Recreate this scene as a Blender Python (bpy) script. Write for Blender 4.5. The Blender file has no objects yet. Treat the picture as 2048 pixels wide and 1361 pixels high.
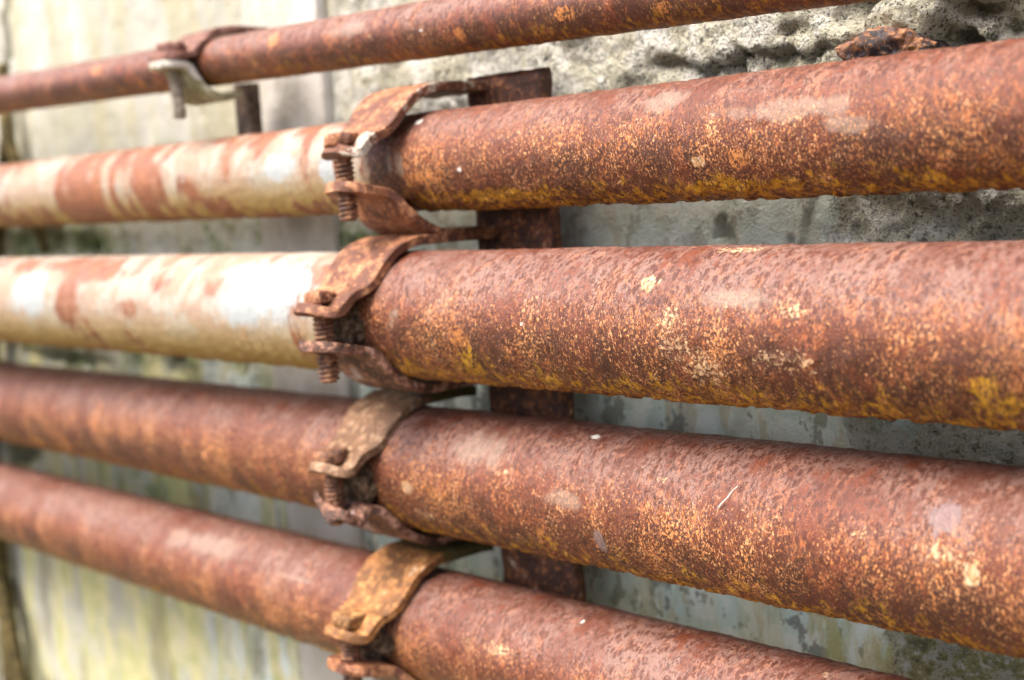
import bpy, bmesh, math, random
import numpy as np
from mathutils import Matrix, Vector

S = bpy.context.scene
COL = S.collection
R = math.radians

# ------------------------------------------------------------------ camera
cam_data = bpy.data.cameras.new('camera')
cam_data.sensor_width = 36.0
cam_data.lens = 50.0
cam_data.clip_start = 0.01
cam_data.clip_end = 500.0
cam_data.dof.use_dof = True
cam_data.dof.focus_distance = 0.385
cam_data.dof.aperture_fstop = 10.5
cam_data.dof.aperture_blades = 0
cam = bpy.data.objects.new('camera', cam_data)
COL.objects.link(cam)
_r, _u, _f = (0.659647, 0.748294, -0.070161), (-0.040067, 0.128232, 0.990935), (-0.750507, 0.650856, -0.11457)
cam.matrix_world = Matrix(((_r[0], _u[0], -_f[0], 0), (_r[1], _u[1], -_f[1], 0), (_r[2], _u[2], -_f[2], 0), (0, 0, 0, 1)))
S.camera = cam

# ------------------------------------------------------------------ sky, sun, exposure
SUN_EL, SUN_AZ = 58.0, 198.0          # azimuth clockwise from +Y (the wall looks towards -Y)
world = bpy.data.worlds.new('World')
S.world = world
world.use_nodes = True
wn = world.node_tree.nodes
sky = wn.new('ShaderNodeTexSky')
sky.sky_type = 'NISHITA'
sky.sun_disc = False
sky.sun_elevation = R(SUN_EL)
sky.sun_rotation = R(SUN_AZ)
sky.air_density = 0.7
sky.dust_density = 5.0
sky.ozone_density = 0.3
bg = wn['Background']
bg.inputs['Strength'].default_value = 0.135
world.node_tree.links.new(sky.outputs[0], bg.inputs['Color'])
sun_data = bpy.data.lights.new('sun', 'SUN')
sun_data.energy = 1.35
sun_data.angle = R(40)
sun_data.color = (1.0, 0.95, 0.88)
sun = bpy.data.objects.new('sun', sun_data)
COL.objects.link(sun)
_d = Vector((math.sin(R(SUN_AZ)) * math.cos(R(SUN_EL)), math.cos(R(SUN_AZ)) * math.cos(R(SUN_EL)), math.sin(R(SUN_EL))))
sun.rotation_euler = _d.to_track_quat('Z', 'Y').to_euler()
sun.location = (0, -2, 3)
S.view_settings.view_transform = 'Standard'
S.view_settings.look = 'None'
S.view_settings.gamma = 1.0
S.view_settings.use_curve_mapping = False
S.view_settings.exposure = 1.88

# ------------------------------------------------------------------ helpers
def _hash(ix, iy, iz, seed):
    h = (ix.astype(np.uint32) * np.uint32(374761393) + iy.astype(np.uint32) * np.uint32(668265263)
         + iz.astype(np.uint32) * np.uint32(2147483647) + np.uint32((seed * 974634777) & 0xffffffff))
    h = (h ^ (h >> np.uint32(13))) * np.uint32(1274126177)
    h = (h ^ (h >> np.uint32(16))) * np.uint32(2246822519)
    h = h ^ (h >> np.uint32(13))
    return h.astype(np.float64) / 4294967295.0 * 2.0 - 1.0

def vnoise(P, seed=0):
    """smooth value noise in -1..1 at the rows of P"""
    F0 = np.floor(P)
    t = P - F0
    t = t * t * t * (t * (t * 6 - 15) + 10)
    I = F0.astype(np.int64)
    out = 0
    for dx in (0, 1):
        wx = t[:, 0] if dx else 1 - t[:, 0]
        for dy in (0, 1):
            wy = t[:, 1] if dy else 1 - t[:, 1]
            for dz in (0, 1):
                wz = t[:, 2] if dz else 1 - t[:, 2]
                out = out + _hash(I[:, 0] + dx, I[:, 1] + dy, I[:, 2] + dz, seed) * wx * wy * wz
    return out

def fbm(P, scale, octaves=3, seed=0, gain=0.5):
    P = np.asarray(P, float) * scale
    a, s, tot = 1.0, 0.0, 0.0
    for k in range(octaves):
        s = s + a * vnoise(P + 17.3 * k, seed + k)
        tot += a
        a *= gain
        P = P * 2.03
    return s / tot * 1.6

def ridged(P, scale, octaves=3, seed=0):
    P = np.asarray(P, float) * scale
    a, s, tot = 1.0, 0.0, 0.0
    for k in range(octaves):
        s = s + a * (1 - 2 * np.abs(vnoise(P + 11.1 * k, seed + k)))
        tot += a
        a *= 0.5
        P = P * 2.07
    return s / tot

def sm(x, a, b):
    t = np.clip((np.asarray(x, float) - a) / (b - a), 0, 1)
    return t * t * (3 - 2 * t)

def link_mesh(name, V, F, mat, parent=None, attrs=None, smooth=True):
    me = bpy.data.meshes.new(name)
    V = np.ascontiguousarray(V, dtype=np.float32)
    if isinstance(F, np.ndarray):
        n, k = F.shape
        me.vertices.add(len(V))
        me.vertices.foreach_set('co', V.ravel())
        me.loops.add(n * k)
        me.loops.foreach_set('vertex_index', F.ravel().astype(np.int32))
        me.polygons.add(n)
        me.polygons.foreach_set('loop_start', np.arange(0, n * k, k, dtype=np.int32))
        me.update(calc_edges=True)
        me.validate()
    else:
        me.from_pydata(V.tolist(), [], F)
        me.update()
    me.polygons.foreach_set('use_smooth', np.full(len(me.polygons), smooth))
    for a, val in (attrs or {}).items():
        at = me.attributes.new(a, 'FLOAT', 'POINT')
        at.data.foreach_set('value', np.ascontiguousarray(val, dtype=np.float32))
    me.materials.append(mat)
    o = bpy.data.objects.new(name, me)
    COL.objects.link(o)
    if parent is not None:
        o.parent = parent
    return o

def grid_faces(nu, nv, wrap_v=False):
    """quads of an nu x nv vertex grid (index u*nv+v)"""
    u = np.arange(nu - 1)[:, None]
    v = np.arange(nv if wrap_v else nv - 1)[None, :]
    v2 = (v + 1) % nv
    return np.stack([u * nv + v, u * nv + v2, (u + 1) * nv + v2, (u + 1) * nv + v], -1).reshape(-1, 4)

def tag(o, label=None, cat=None, group=None, kind=None):
    if label: o['label'] = label
    if cat: o['category'] = cat
    if group: o['group'] = group
    if kind: o['kind'] = kind
    return o

def empty(name, loc, label, cat, group=None, rot=None):
    o = bpy.data.objects.new(name, None)
    o.empty_display_size = 0.02
    COL.objects.link(o)
    o.location = loc
    if rot is not None: o.rotation_euler = rot
    return tag(o, label, cat, group)

class Nodes:
    """small builder for shader node trees"""
    def __init__(self, name):
        self.m = bpy.data.materials.new(name)
        self.m.use_nodes = True
        self.t = self.m.node_tree
        self.b = self.t.nodes['Principled BSDF']
        self.co = self.t.nodes.new('ShaderNodeTexCoord').outputs['Object']
    def put(self, sock, v):
        if isinstance(v, bpy.types.NodeSocket): self.t.links.new(v, sock)
        elif isinstance(v, (tuple, list)): sock.default_value = (*v, 1.0) if len(v) == 3 and sock.type == 'RGBA' else v
        else: sock.default_value = v
    def map(self, scale=(1, 1, 1), loc=(0, 0, 0), src=None):
        n = self.t.nodes.new('ShaderNodeMapping')
        self.put(n.inputs['Vector'], src or self.co)
        n.inputs['Scale'].default_value = scale
        n.inputs['Location'].default_value = loc
        return n.outputs[0]
    def noise(self, scale, detail=3, rough=0.55, vec=None, dist=0.0, out='Fac'):
        n = self.t.nodes.new('ShaderNodeTexNoise')
        self.put(n.inputs['Vector'], vec or self.co)
        n.inputs['Scale'].default_value = scale
        n.inputs['Detail'].default_value = detail
        n.inputs['Roughness'].default_value = rough
        n.inputs['Distortion'].default_value = dist
        return self.math('MULTIPLY_ADD', n.outputs[out], 1.8, -0.4)
    def voro(self, scale, vec=None, feature='F1', rnd=1.0):
        n = self.t.nodes.new('ShaderNodeTexVoronoi')
        n.feature = feature
        self.put(n.inputs['Vector'], vec or self.co)
        n.inputs['Scale'].default_value = scale
        n.inputs['Randomness'].default_value = rnd
        return n.outputs['Distance']
    def attr(self, name):
        n = self.t.nodes.new('ShaderNodeAttribute')
        n.attribute_name = name
        return n.outputs['Fac']
    def math(self, op, a, b=0.0, c=None):
        n = self.t.nodes.new('ShaderNodeMath')
        n.operation = op
        self.put(n.inputs[0], a); self.put(n.inputs[1], b)
        if c is not None: self.put(n.inputs[2], c)
        return n.outputs[0]
    def ramp(self, v, a, b, lo=0.0, hi=1.0):
        n = self.t.nodes.new('ShaderNodeMapRange')
        n.interpolation_type = 'SMOOTHSTEP'
        self.put(n.inputs['Value'], v)
        n.inputs['From Min'].default_value = a
        n.inputs['From Max'].default_value = b
        n.inputs['To Min'].default_value = lo
        n.inputs['To Max'].default_value = hi
        return n.outputs[0]
    def mix(self, f, a, b):
        n = self.t.nodes.new('ShaderNodeMix')
        n.data_type = 'RGBA'
        self.put(n.inputs[0], f); self.put(n.inputs[6], a); self.put(n.inputs[7], b)
        return n.outputs[2]
    def bump(self, h, strength=0.5, dist=0.001, normal=None):
        n = self.t.nodes.new('ShaderNodeBump')
        self.put(n.inputs['Height'], h)
        n.inputs['Strength'].default_value = strength
        n.inputs['Distance'].default_value = dist
        if normal is not None: self.t.links.new(normal, n.inputs['Normal'])
        return n.outputs[0]
    def done(self, color, rough=0.6, normal=None, spec=0.4):
        self.put(self.b.inputs['Base Color'], color)
        self.put(self.b.inputs['Roughness'], rough)
        self.put(self.b.inputs['Specular IOR Level'], spec)
        if normal is not None: self.t.links.new(normal, self.b.inputs['Normal'])
        return self.m

# ------------------------------------------------------------------ materials
def rust_pipe_material(name, seed, mauve=0.5, orange=0.5, dark=0.5, fine=1.0, flake=1.0):
    """weathered rust for a pipe; the pipe runs along local X"""
    n = Nodes(name)
    off = (seed * 1.37, seed * 0.71, seed * 2.13)
    v = n.map((1, 1, 1), off)
    vs = n.map((1.5, 0.85, 0.85), off)              # marks drawn out round the pipe
    big = n.noise(38, 3, 0.6, v)
    mid = n.noise(150, 4, 0.62, vs)
    spot = n.noise(520, 4, 0.62, vs)
    fleck = n.noise(1250, 4, 0.68, vs)
    grain = n.noise(2400, 3, 0.7, v)
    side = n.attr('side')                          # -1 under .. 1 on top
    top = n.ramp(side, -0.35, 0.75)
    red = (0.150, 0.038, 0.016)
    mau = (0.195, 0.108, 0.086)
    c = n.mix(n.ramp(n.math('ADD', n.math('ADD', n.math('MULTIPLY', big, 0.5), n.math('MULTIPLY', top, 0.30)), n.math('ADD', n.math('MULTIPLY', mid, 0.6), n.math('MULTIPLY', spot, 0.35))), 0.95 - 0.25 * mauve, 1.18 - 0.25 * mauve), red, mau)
    # lighter orange-brown clouds
    c = n.mix(n.math('MULTIPLY', n.ramp(n.math('ADD', mid, n.math('MULTIPLY', grain, 0.35)), 0.70, 0.86), n.ramp(side, 0.9, 0.1, 0.30, 0.65)), c, (0.40, 0.125, 0.036))
    # dark red mottles
    dk = n.ramp(n.math('ADD', spot, n.math('MULTIPLY', n.math('SUBTRACT', mid, 0.5), 0.5)), 0.60 - 0.07 * dark, 0.70 - 0.05 * dark)
    c = n.mix(n.math('MULTIPLY', dk, 0.85), c, (0.080, 0.020, 0.011))
    dot = n.ramp(n.math('ADD', n.voro(300, vs), n.math('MULTIPLY', n.math('SUBTRACT', spot, 0.5), 0.5)), 0.42, 0.24)
    c = n.mix(n.math('MULTIPLY', n.math('MULTIPLY', dot, n.ramp(mid, 0.15, 0.42)), 0.95), c, (0.070, 0.016, 0.009))
    # brown bands on the flank, with shade of the lower side painted in
    lower_shade = n.math('MULTIPLY', n.ramp(side, 0.30, -0.2), n.ramp(side, -1.4, -0.7))
    shade_bands = n.math('MULTIPLY', lower_shade, n.ramp(n.math('ADD', n.noise(70, 4, 0.65, vs), n.math('MULTIPLY', spot, 0.45)), 0.46, 0.76))
    c = n.mix(n.math('MULTIPLY', shade_bands, 0.9), c, (0.048, 0.017, 0.010))
    band = n.noise(85, 3, 0.6, n.map((1.3, 0.4, 0.4), (off[1], off[2], off[0])))
    # bright orange flakes, thicker on the flank
    fl = n.math('MULTIPLY', n.ramp(n.math('ADD', fleck, n.math('MULTIPLY', n.math('SUBTRACT', big, 0.5), 0.35)), 0.65 - 0.08 * orange, 0.76 - 0.08 * orange), n.math('MULTIPLY', n.ramp(side, 0.75, 0.0, 0.12, 1.0), n.ramp(band, 0.25, 0.60, 0.55, 1.0)))
    c = n.mix(n.math('MULTIPLY', fl, 0.88 * flake), c, (0.70, 0.255, 0.065))
    # pale tan crumbs
    ta = n.ramp(n.math('ADD', n.noise(820, 5, 0.75, v), n.math('MULTIPLY', n.attr('tan'), 0.34)), 0.80, 0.92)
    c = n.mix(n.math('MULTIPLY', ta, 0.85 * (0.3 + 0.7 * flake)), c, (0.74, 0.48, 0.26))
    ch = n.ramp(n.math('ADD', n.attr('chip'), n.math('MULTIPLY', fleck, 0.5)), 0.72, 0.95)
    c = n.mix(n.math('MULTIPLY', ch, 0.9), c, n.mix(n.ramp(spot, 0.4, 0.6), (0.46, 0.26, 0.11), (0.62, 0.46, 0.28)))
    cl = n.ramp(n.math('ADD', n.math('MULTIPLY', n.noise(52, 4, 0.62, n.map((1.2, 0.7, 0.7), (off[2], off[0], off[1]))), 0.75), n.math('MULTIPLY', spot, 0.25)), 0.50, 0.66)
    c = n.mix(n.math('MULTIPLY', cl, 0.30 + 0.5 * dark), c, (0.105, 0.026, 0.012))
    # dark pits and small pale flakes, tight and dense
    pit = n.math('MULTIPLY', n.ramp(n.math('ADD', n.voro(760, vs), n.math('MULTIPLY', n.math('SUBTRACT', fleck, 0.5), 0.45)), 0.40, 0.24), n.ramp(n.noise(190, 3, 0.6, n.map((1, 1, 1), (off[2], off[0], off[1]))), 0.36, 0.62))
    c = n.mix(n.math('MULTIPLY', pit, 0.82), c, (0.042, 0.012, 0.007))
    pf = n.ramp(n.math('ADD', n.noise(980, 4, 0.7, n.map((1.4, 0.9, 0.9), (off[1], off[2], off[0]))), n.math('MULTIPLY', n.math('SUBTRACT', n.math('ADD', big, band), 1.0), 0.16)), 0.66, 0.76)
    c = n.mix(n.math('MULTIPLY', n.math('MULTIPLY', pf, n.ramp(side, 0.85, 0.15, 0.30, 1.0)), 0.9 * (0.25 + 0.75 * flake)), c, n.mix(n.ramp(side, 0.7, 0.2), (0.46, 0.27, 0.19), (0.78, 0.39, 0.16)))
    # ochre crust along the underside
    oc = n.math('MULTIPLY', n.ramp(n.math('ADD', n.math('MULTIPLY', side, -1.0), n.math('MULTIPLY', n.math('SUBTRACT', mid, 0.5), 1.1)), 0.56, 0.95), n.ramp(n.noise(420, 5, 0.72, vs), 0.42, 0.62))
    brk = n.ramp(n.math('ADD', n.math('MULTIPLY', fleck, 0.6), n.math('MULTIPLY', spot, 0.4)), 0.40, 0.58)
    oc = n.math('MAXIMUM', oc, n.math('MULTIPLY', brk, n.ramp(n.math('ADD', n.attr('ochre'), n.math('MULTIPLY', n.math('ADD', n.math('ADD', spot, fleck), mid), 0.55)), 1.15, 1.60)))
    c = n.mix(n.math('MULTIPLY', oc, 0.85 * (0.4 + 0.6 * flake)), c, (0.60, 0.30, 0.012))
    orm = n.ramp(n.math('ADD', n.attr('orange'), n.math('MULTIPLY', n.math('ADD', mid, fleck), 0.55)), 0.92, 1.25)
    c = n.mix(n.math('MULTIPLY', n.math('MULTIPLY', orm, brk), 0.75), c, (0.62, 0.235, 0.06))
    gm = n.ramp(n.math('ADD', n.attr('smear'), n.math('MULTIPLY', n.math('ADD', n.noise(260, 4, 0.7, vs), mid), 0.6)), 0.85, 1.5)
    c = n.mix(n.math('MULTIPLY', gm, 0.42), c, (0.34, 0.25, 0.19))
    film = n.attr('film')
    c = n.mix(n.math('MULTIPLY', film, n.ramp(mid, 0.2, 0.7, 0.35, 0.85)), c, (0.27, 0.10, 0.045))
    # paint left on the pipe: thin cream film and thicker white patches, eaten by rust
    rm = n.math('MULTIPLY', n.attr('rust'), 0.55)
    eat = n.math('ADD', n.math('MULTIPLY', mid, 0.7), n.math('MULTIPLY', spot, 0.25))
    cr = n.ramp(n.math('SUBTRACT', n.math('ADD', n.attr('cream'), n.math('MULTIPLY', eat, 0.8)), rm), 0.72, 1.08)
    c = n.mix(n.math('MULTIPLY', cr, 0.95), c, n.mix(n.ramp(side, 0.1, -0.8), n.mix(n.ramp(n.math('ADD', n.math('MULTIPLY', big, 0.5), n.math('MULTIPLY', mid, 0.5)), 0.40, 0.60), (0.345, 0.325, 0.27), (0.33, 0.235, 0.165)), (0.40, 0.275, 0.08)))
    wp = n.ramp(n.math('SUBTRACT', n.math('ADD', n.attr('paint'), n.math('MULTIPLY', eat, 0.8)), rm), 0.74, 1.10)
    c = n.mix(wp, c, n.mix(n.ramp(side, -0.1, -0.7), (0.335, 0.365, 0.36), (0.42, 0.36, 0.18)))
    wh = n.ramp(n.math('ADD', n.attr('white'), n.math('MULTIPLY', grain, 0.5)), 0.75, 0.95)
    c = n.mix(wh, c, (0.62, 0.59, 0.52))
    gr = n.ramp(n.math('ADD', n.attr('grey'), n.math('MULTIPLY', spot, 0.6)), 0.78, 0.98)
    c = n.mix(n.math('MULTIPLY', gr, 0.65), c, (0.22, 0.165, 0.165))
    c = n.mix(n.ramp(grain, 0.15, 0.55, 0.62, 0.0), c, (0.05, 0.017, 0.010))
    c = n.mix(n.math('MULTIPLY', n.ramp(n.math('ADD', grain, n.math('MULTIPLY', fleck, 0.4)), 0.92, 1.15), n.ramp(side, 0.8, 0.0, 0.12 * flake, 0.8 * flake)), c, (0.80, 0.39, 0.13))
    h = n.math('ADD', n.math('MULTIPLY', fleck, 0.9), n.math('ADD', n.math('MULTIPLY', grain, 0.45), n.math('MULTIPLY', spot, 0.9)))
    h = n.math('ADD', h, n.math('MULTIPLY', n.math('ADD', cr, wp), 0.8))
    h = n.math('ADD', h, n.math('MULTIPLY', n.math('MAXIMUM', fl, n.math('MAXIMUM', oc, ta)), 0.7))
    nb = n.bump(h, 0.45 * fine, 0.00050)
    rg = n.ramp(n.math('ADD', mid, n.math('MULTIPLY', fl, 0.3)), 0.3, 0.9, 0.44, 0.66)
    rg = n.math('MAXIMUM', rg, n.math('MULTIPLY', n.math('MAXIMUM', cr, wp), 0.72))
    return n.done(c, rg, nb, 0.4)

def rust_metal_material(name, base, light, dark, patch=None, patch_at=0.6, seed=0, moss_shade=False, spec=0.4):
    """rusty cut steel: straps, bolts, bars"""
    n = Nodes(name)
    v = n.map((1, 1, 1), (seed * 0.83, seed * 1.7, seed * 0.37))
    a = n.noise(110, 4, 0.6, v)
    b = n.noise(420, 4, 0.65, v)
    g = n.noise(1700, 3, 0.65, v)
    c = n.mix(n.ramp(n.math('ADD', n.math('MULTIPLY', a, 0.7), n.math('MULTIPLY', b, 0.3)), 0.42, 0.60), dark, base)
    c = n.mix(n.ramp(n.math('ADD', n.math('MULTIPLY', b, 0.7), n.math('MULTIPLY', a, 0.3)), 0.52, 0.66), c, light)
    if patch:
        c = n.mix(n.ramp(n.math('ADD', n.math('MULTIPLY', a, 0.75), n.math('ADD', n.math('MULTIPLY', b, 0.25), n.math('MULTIPLY', n.attr('paint'), 0.5))), patch_at, patch_at + 0.08), c, patch)
    if moss_shade:
        c = n.mix(n.ramp(n.math('ADD', n.attr('moss_shade'), n.math('MULTIPLY', b, 0.9)), 0.85, 1.15), c, (0.10, 0.08, 0.02))  # moss on the strap tails, darkened to paint the shadow under the pipe above
    c = n.mix(n.ramp(g, 0.36, 0.62, 0.45, 0.0), c, (0.045, 0.018, 0.010))
    h = n.math('ADD', n.math('MULTIPLY', b, 1.2), n.math('ADD', n.math('MULTIPLY', g, 0.4), n.math('MULTIPLY', a, 0.8)))
    return n.done(c, n.ramp(b, 0.3, 0.7, 0.5, 0.75), n.bump(h, 0.6, 0.0007), spec)

def wall_material():
    n = Nodes('weathered_cement')
    v = n.co
    streak = n.map((1.0, 1.0, 0.22))
    A = n.noise(16, 4, 0.6, v)
    B = n.noise(75, 4, 0.62, v)
    Cc = n.noise(300, 4, 0.65, v)
    G = n.noise(1100, 4, 0.7, v)
    st = n.noise(42, 4, 0.6, streak)
    st2 = n.noise(120, 3, 0.6, n.map((1.0, 1.0, 0.3), (3, 1, 2)))
    rough, algae, cool, moss_shade = n.attr('rough'), n.attr('algae'), n.attr('cool'), n.attr('moss_shade')
    smooth_c = n.mix(n.ramp(A, 0.38, 0.62), (0.385, 0.38, 0.315), (0.48, 0.475, 0.42))
    smooth_c = n.mix(n.math('MULTIPLY', n.ramp(st, 0.48, 0.68), 0.55), smooth_c, (0.37, 0.33, 0.21))
    # cool bluish cement lower down
    cool_c = n.mix(n.ramp(B, 0.40, 0.62), (0.60, 0.73, 0.66), (0.76, 0.84, 0.775))
    cool_c = n.mix(n.math('MULTIPLY', n.ramp(st2, 0.56, 0.68), 0.6), cool_c, (0.52, 0.46, 0.30))
    cool_c = n.mix(n.math('MULTIPLY', n.ramp(n.math('ADD', n.noise(95, 4, 0.65, n.map((1, 1, 0.6), (5, 2, 1))), n.math('MULTIPLY', Cc, 0.25)), 0.70, 0.78), 0.8), cool_c, (0.17, 0.18, 0.17))
    c = n.mix(cool, smooth_c, cool_c)
    # yellow-green streaks of algae
    al = n.math('MULTIPLY', algae, n.ramp(n.math('ADD', n.math('MULTIPLY', st, 0.7), n.math('MULTIPLY', st2, 0.3)), 0.36, 0.58))
    c = n.mix(n.math('MULTIPLY', al, 0.85), c, n.mix(n.ramp(B, 0.4, 0.6), (0.46, 0.46, 0.20), (0.60, 0.55, 0.28)))
    c = n.mix(n.math('MULTIPLY', algae, n.math('MULTIPLY', n.ramp(n.noise(30, 4, 0.6, n.map((1.3, 1, 0.3), (9, 4, 7))), 0.56, 0.70), 0.55)), c, (0.20, 0.18, 0.09))
    # rough broken render with dark lichen specks
    ro = n.mix(n.ramp(B, 0.38, 0.62), (0.62, 0.59, 0.45), (0.82, 0.80, 0.71))
    ro = n.mix(n.math('MULTIPLY', n.ramp(n.math('ADD', Cc, n.math('MULTIPLY', A, 0.4)), 0.80, 0.98), 0.7), ro, (0.30, 0.305, 0.23))
    c = n.mix(n.ramp(n.math('ADD', rough, n.math('MULTIPLY', n.math('SUBTRACT', B, 0.5), 1.0)), 0.35, 0.65), c, ro)
    c = n.mix(n.math('MULTIPLY', n.math('MULTIPLY', rough, algae), n.ramp(n.math('ADD', n.math('MULTIPLY', B, 0.6), n.math('MULTIPLY', Cc, 0.4)), 0.42, 0.56)), c, (0.50, 0.46, 0.20))
    sp = n.ramp(n.math('ADD', G, n.math('MULTIPLY', Cc, 0.35)), 0.72, 0.88)
    c = n.mix(n.math('MULTIPLY', sp, n.math('MULTIPLY', n.ramp(rough, 0.0, 0.7, 0.18, 0.85), n.ramp(cool, 0.0, 0.8, 1.0, 0.4))), c, (0.055, 0.055, 0.04))
    pl = n.ramp(n.noise(900, 3, 0.6, n.map((1, 1, 1), (4, 4, 4))), 0.60, 0.72)
    c = n.mix(n.math('MULTIPLY', pl, n.ramp(rough, 0.0, 0.7, 0.1, 0.55)), c, (0.78, 0.77, 0.72))
    # dark grime, and moss with some gap shade painted in
    gm = n.ramp(n.math('ADD', n.attr('grime'), n.math('MULTIPLY', n.math('ADD', B, Cc), 0.4)), 0.72, 1.02)
    c = n.mix(n.math('MULTIPLY', gm, 0.85), c, n.mix(n.ramp(Cc, 0.4, 0.62), (0.055, 0.052, 0.035), (0.17, 0.165, 0.10)))
    mm = n.ramp(n.math('ADD', moss_shade, n.math('MULTIPLY', n.math('ADD', B, Cc), 0.4)), 0.75, 1.0)
    c = n.mix(n.math('MULTIPLY', mm, 0.9), c, n.mix(n.ramp(Cc, 0.38, 0.64), (0.055, 0.085, 0.03), (0.24, 0.29, 0.13)))
    h = n.math('ADD', n.math('MULTIPLY', G, n.ramp(rough, 0.0, 0.8, 0.35, 1.6)), n.math('MULTIPLY', Cc, n.ramp(rough, 0.0, 0.8, 0.35, 1.3)))
    h = n.math('ADD', h, n.math('MULTIPLY', n.voro(420), n.math('MULTIPLY', rough, 1.3)))
    return n.done(c, 0.92, n.bump(h, 0.9, 0.0014), 0.2)

def plain_rough(name, c1, c2, scale, bump=0.5, dist=0.001, rough=0.85, spec=0.2):
    n = Nodes(name)
    a = n.noise(scale, 4, 0.65)
    b = n.noise(scale * 5, 3, 0.65)
    c = n.mix(n.ramp(n.math('ADD', n.math('MULTIPLY', a, 0.65), n.math('MULTIPLY', b, 0.35)), 0.38, 0.62), c1, c2)
    return n.done(c, rough, n.bump(n.math('ADD', a, n.math('MULTIPLY', b, 0.5)), bump, dist), spec)

# ------------------------------------------------------------------ ground and wall
def uneven(breaks):
    """axis samples: list of (start, step) ... (end, None)"""
    out = []
    for (a, s), (b, _) in zip(breaks[:-1], breaks[1:]):
        k = max(1, round((b - a) / s))
        out.append(np.linspace(a, b, k, endpoint=False))
    out.append([breaks[-1][0]])
    return np.concatenate(out)

WALL_Y = 0.345
GROUND_Z = -0.95

def seg_dist(X, Z, pts):
    d = np.full(X.shape, 9.0)
    for (x0, z0), (x1, z1) in zip(pts[:-1], pts[1:]):
        L = (x1 - x0) ** 2 + (z1 - z0) ** 2
        t = np.clip(((X - x0) * (x1 - x0) + (Z - z0) * (z1 - z0)) / L, 0, 1)
        d = np.minimum(d, np.hypot(X - x0 - t * (x1 - x0), Z - z0 - t * (z1 - z0)))
    return d

def blob(X, Z, x, z, rx, rz):
    return np.exp(-(((X - x) / rx) ** 2 + ((Z - z) / rz) ** 2))

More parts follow.
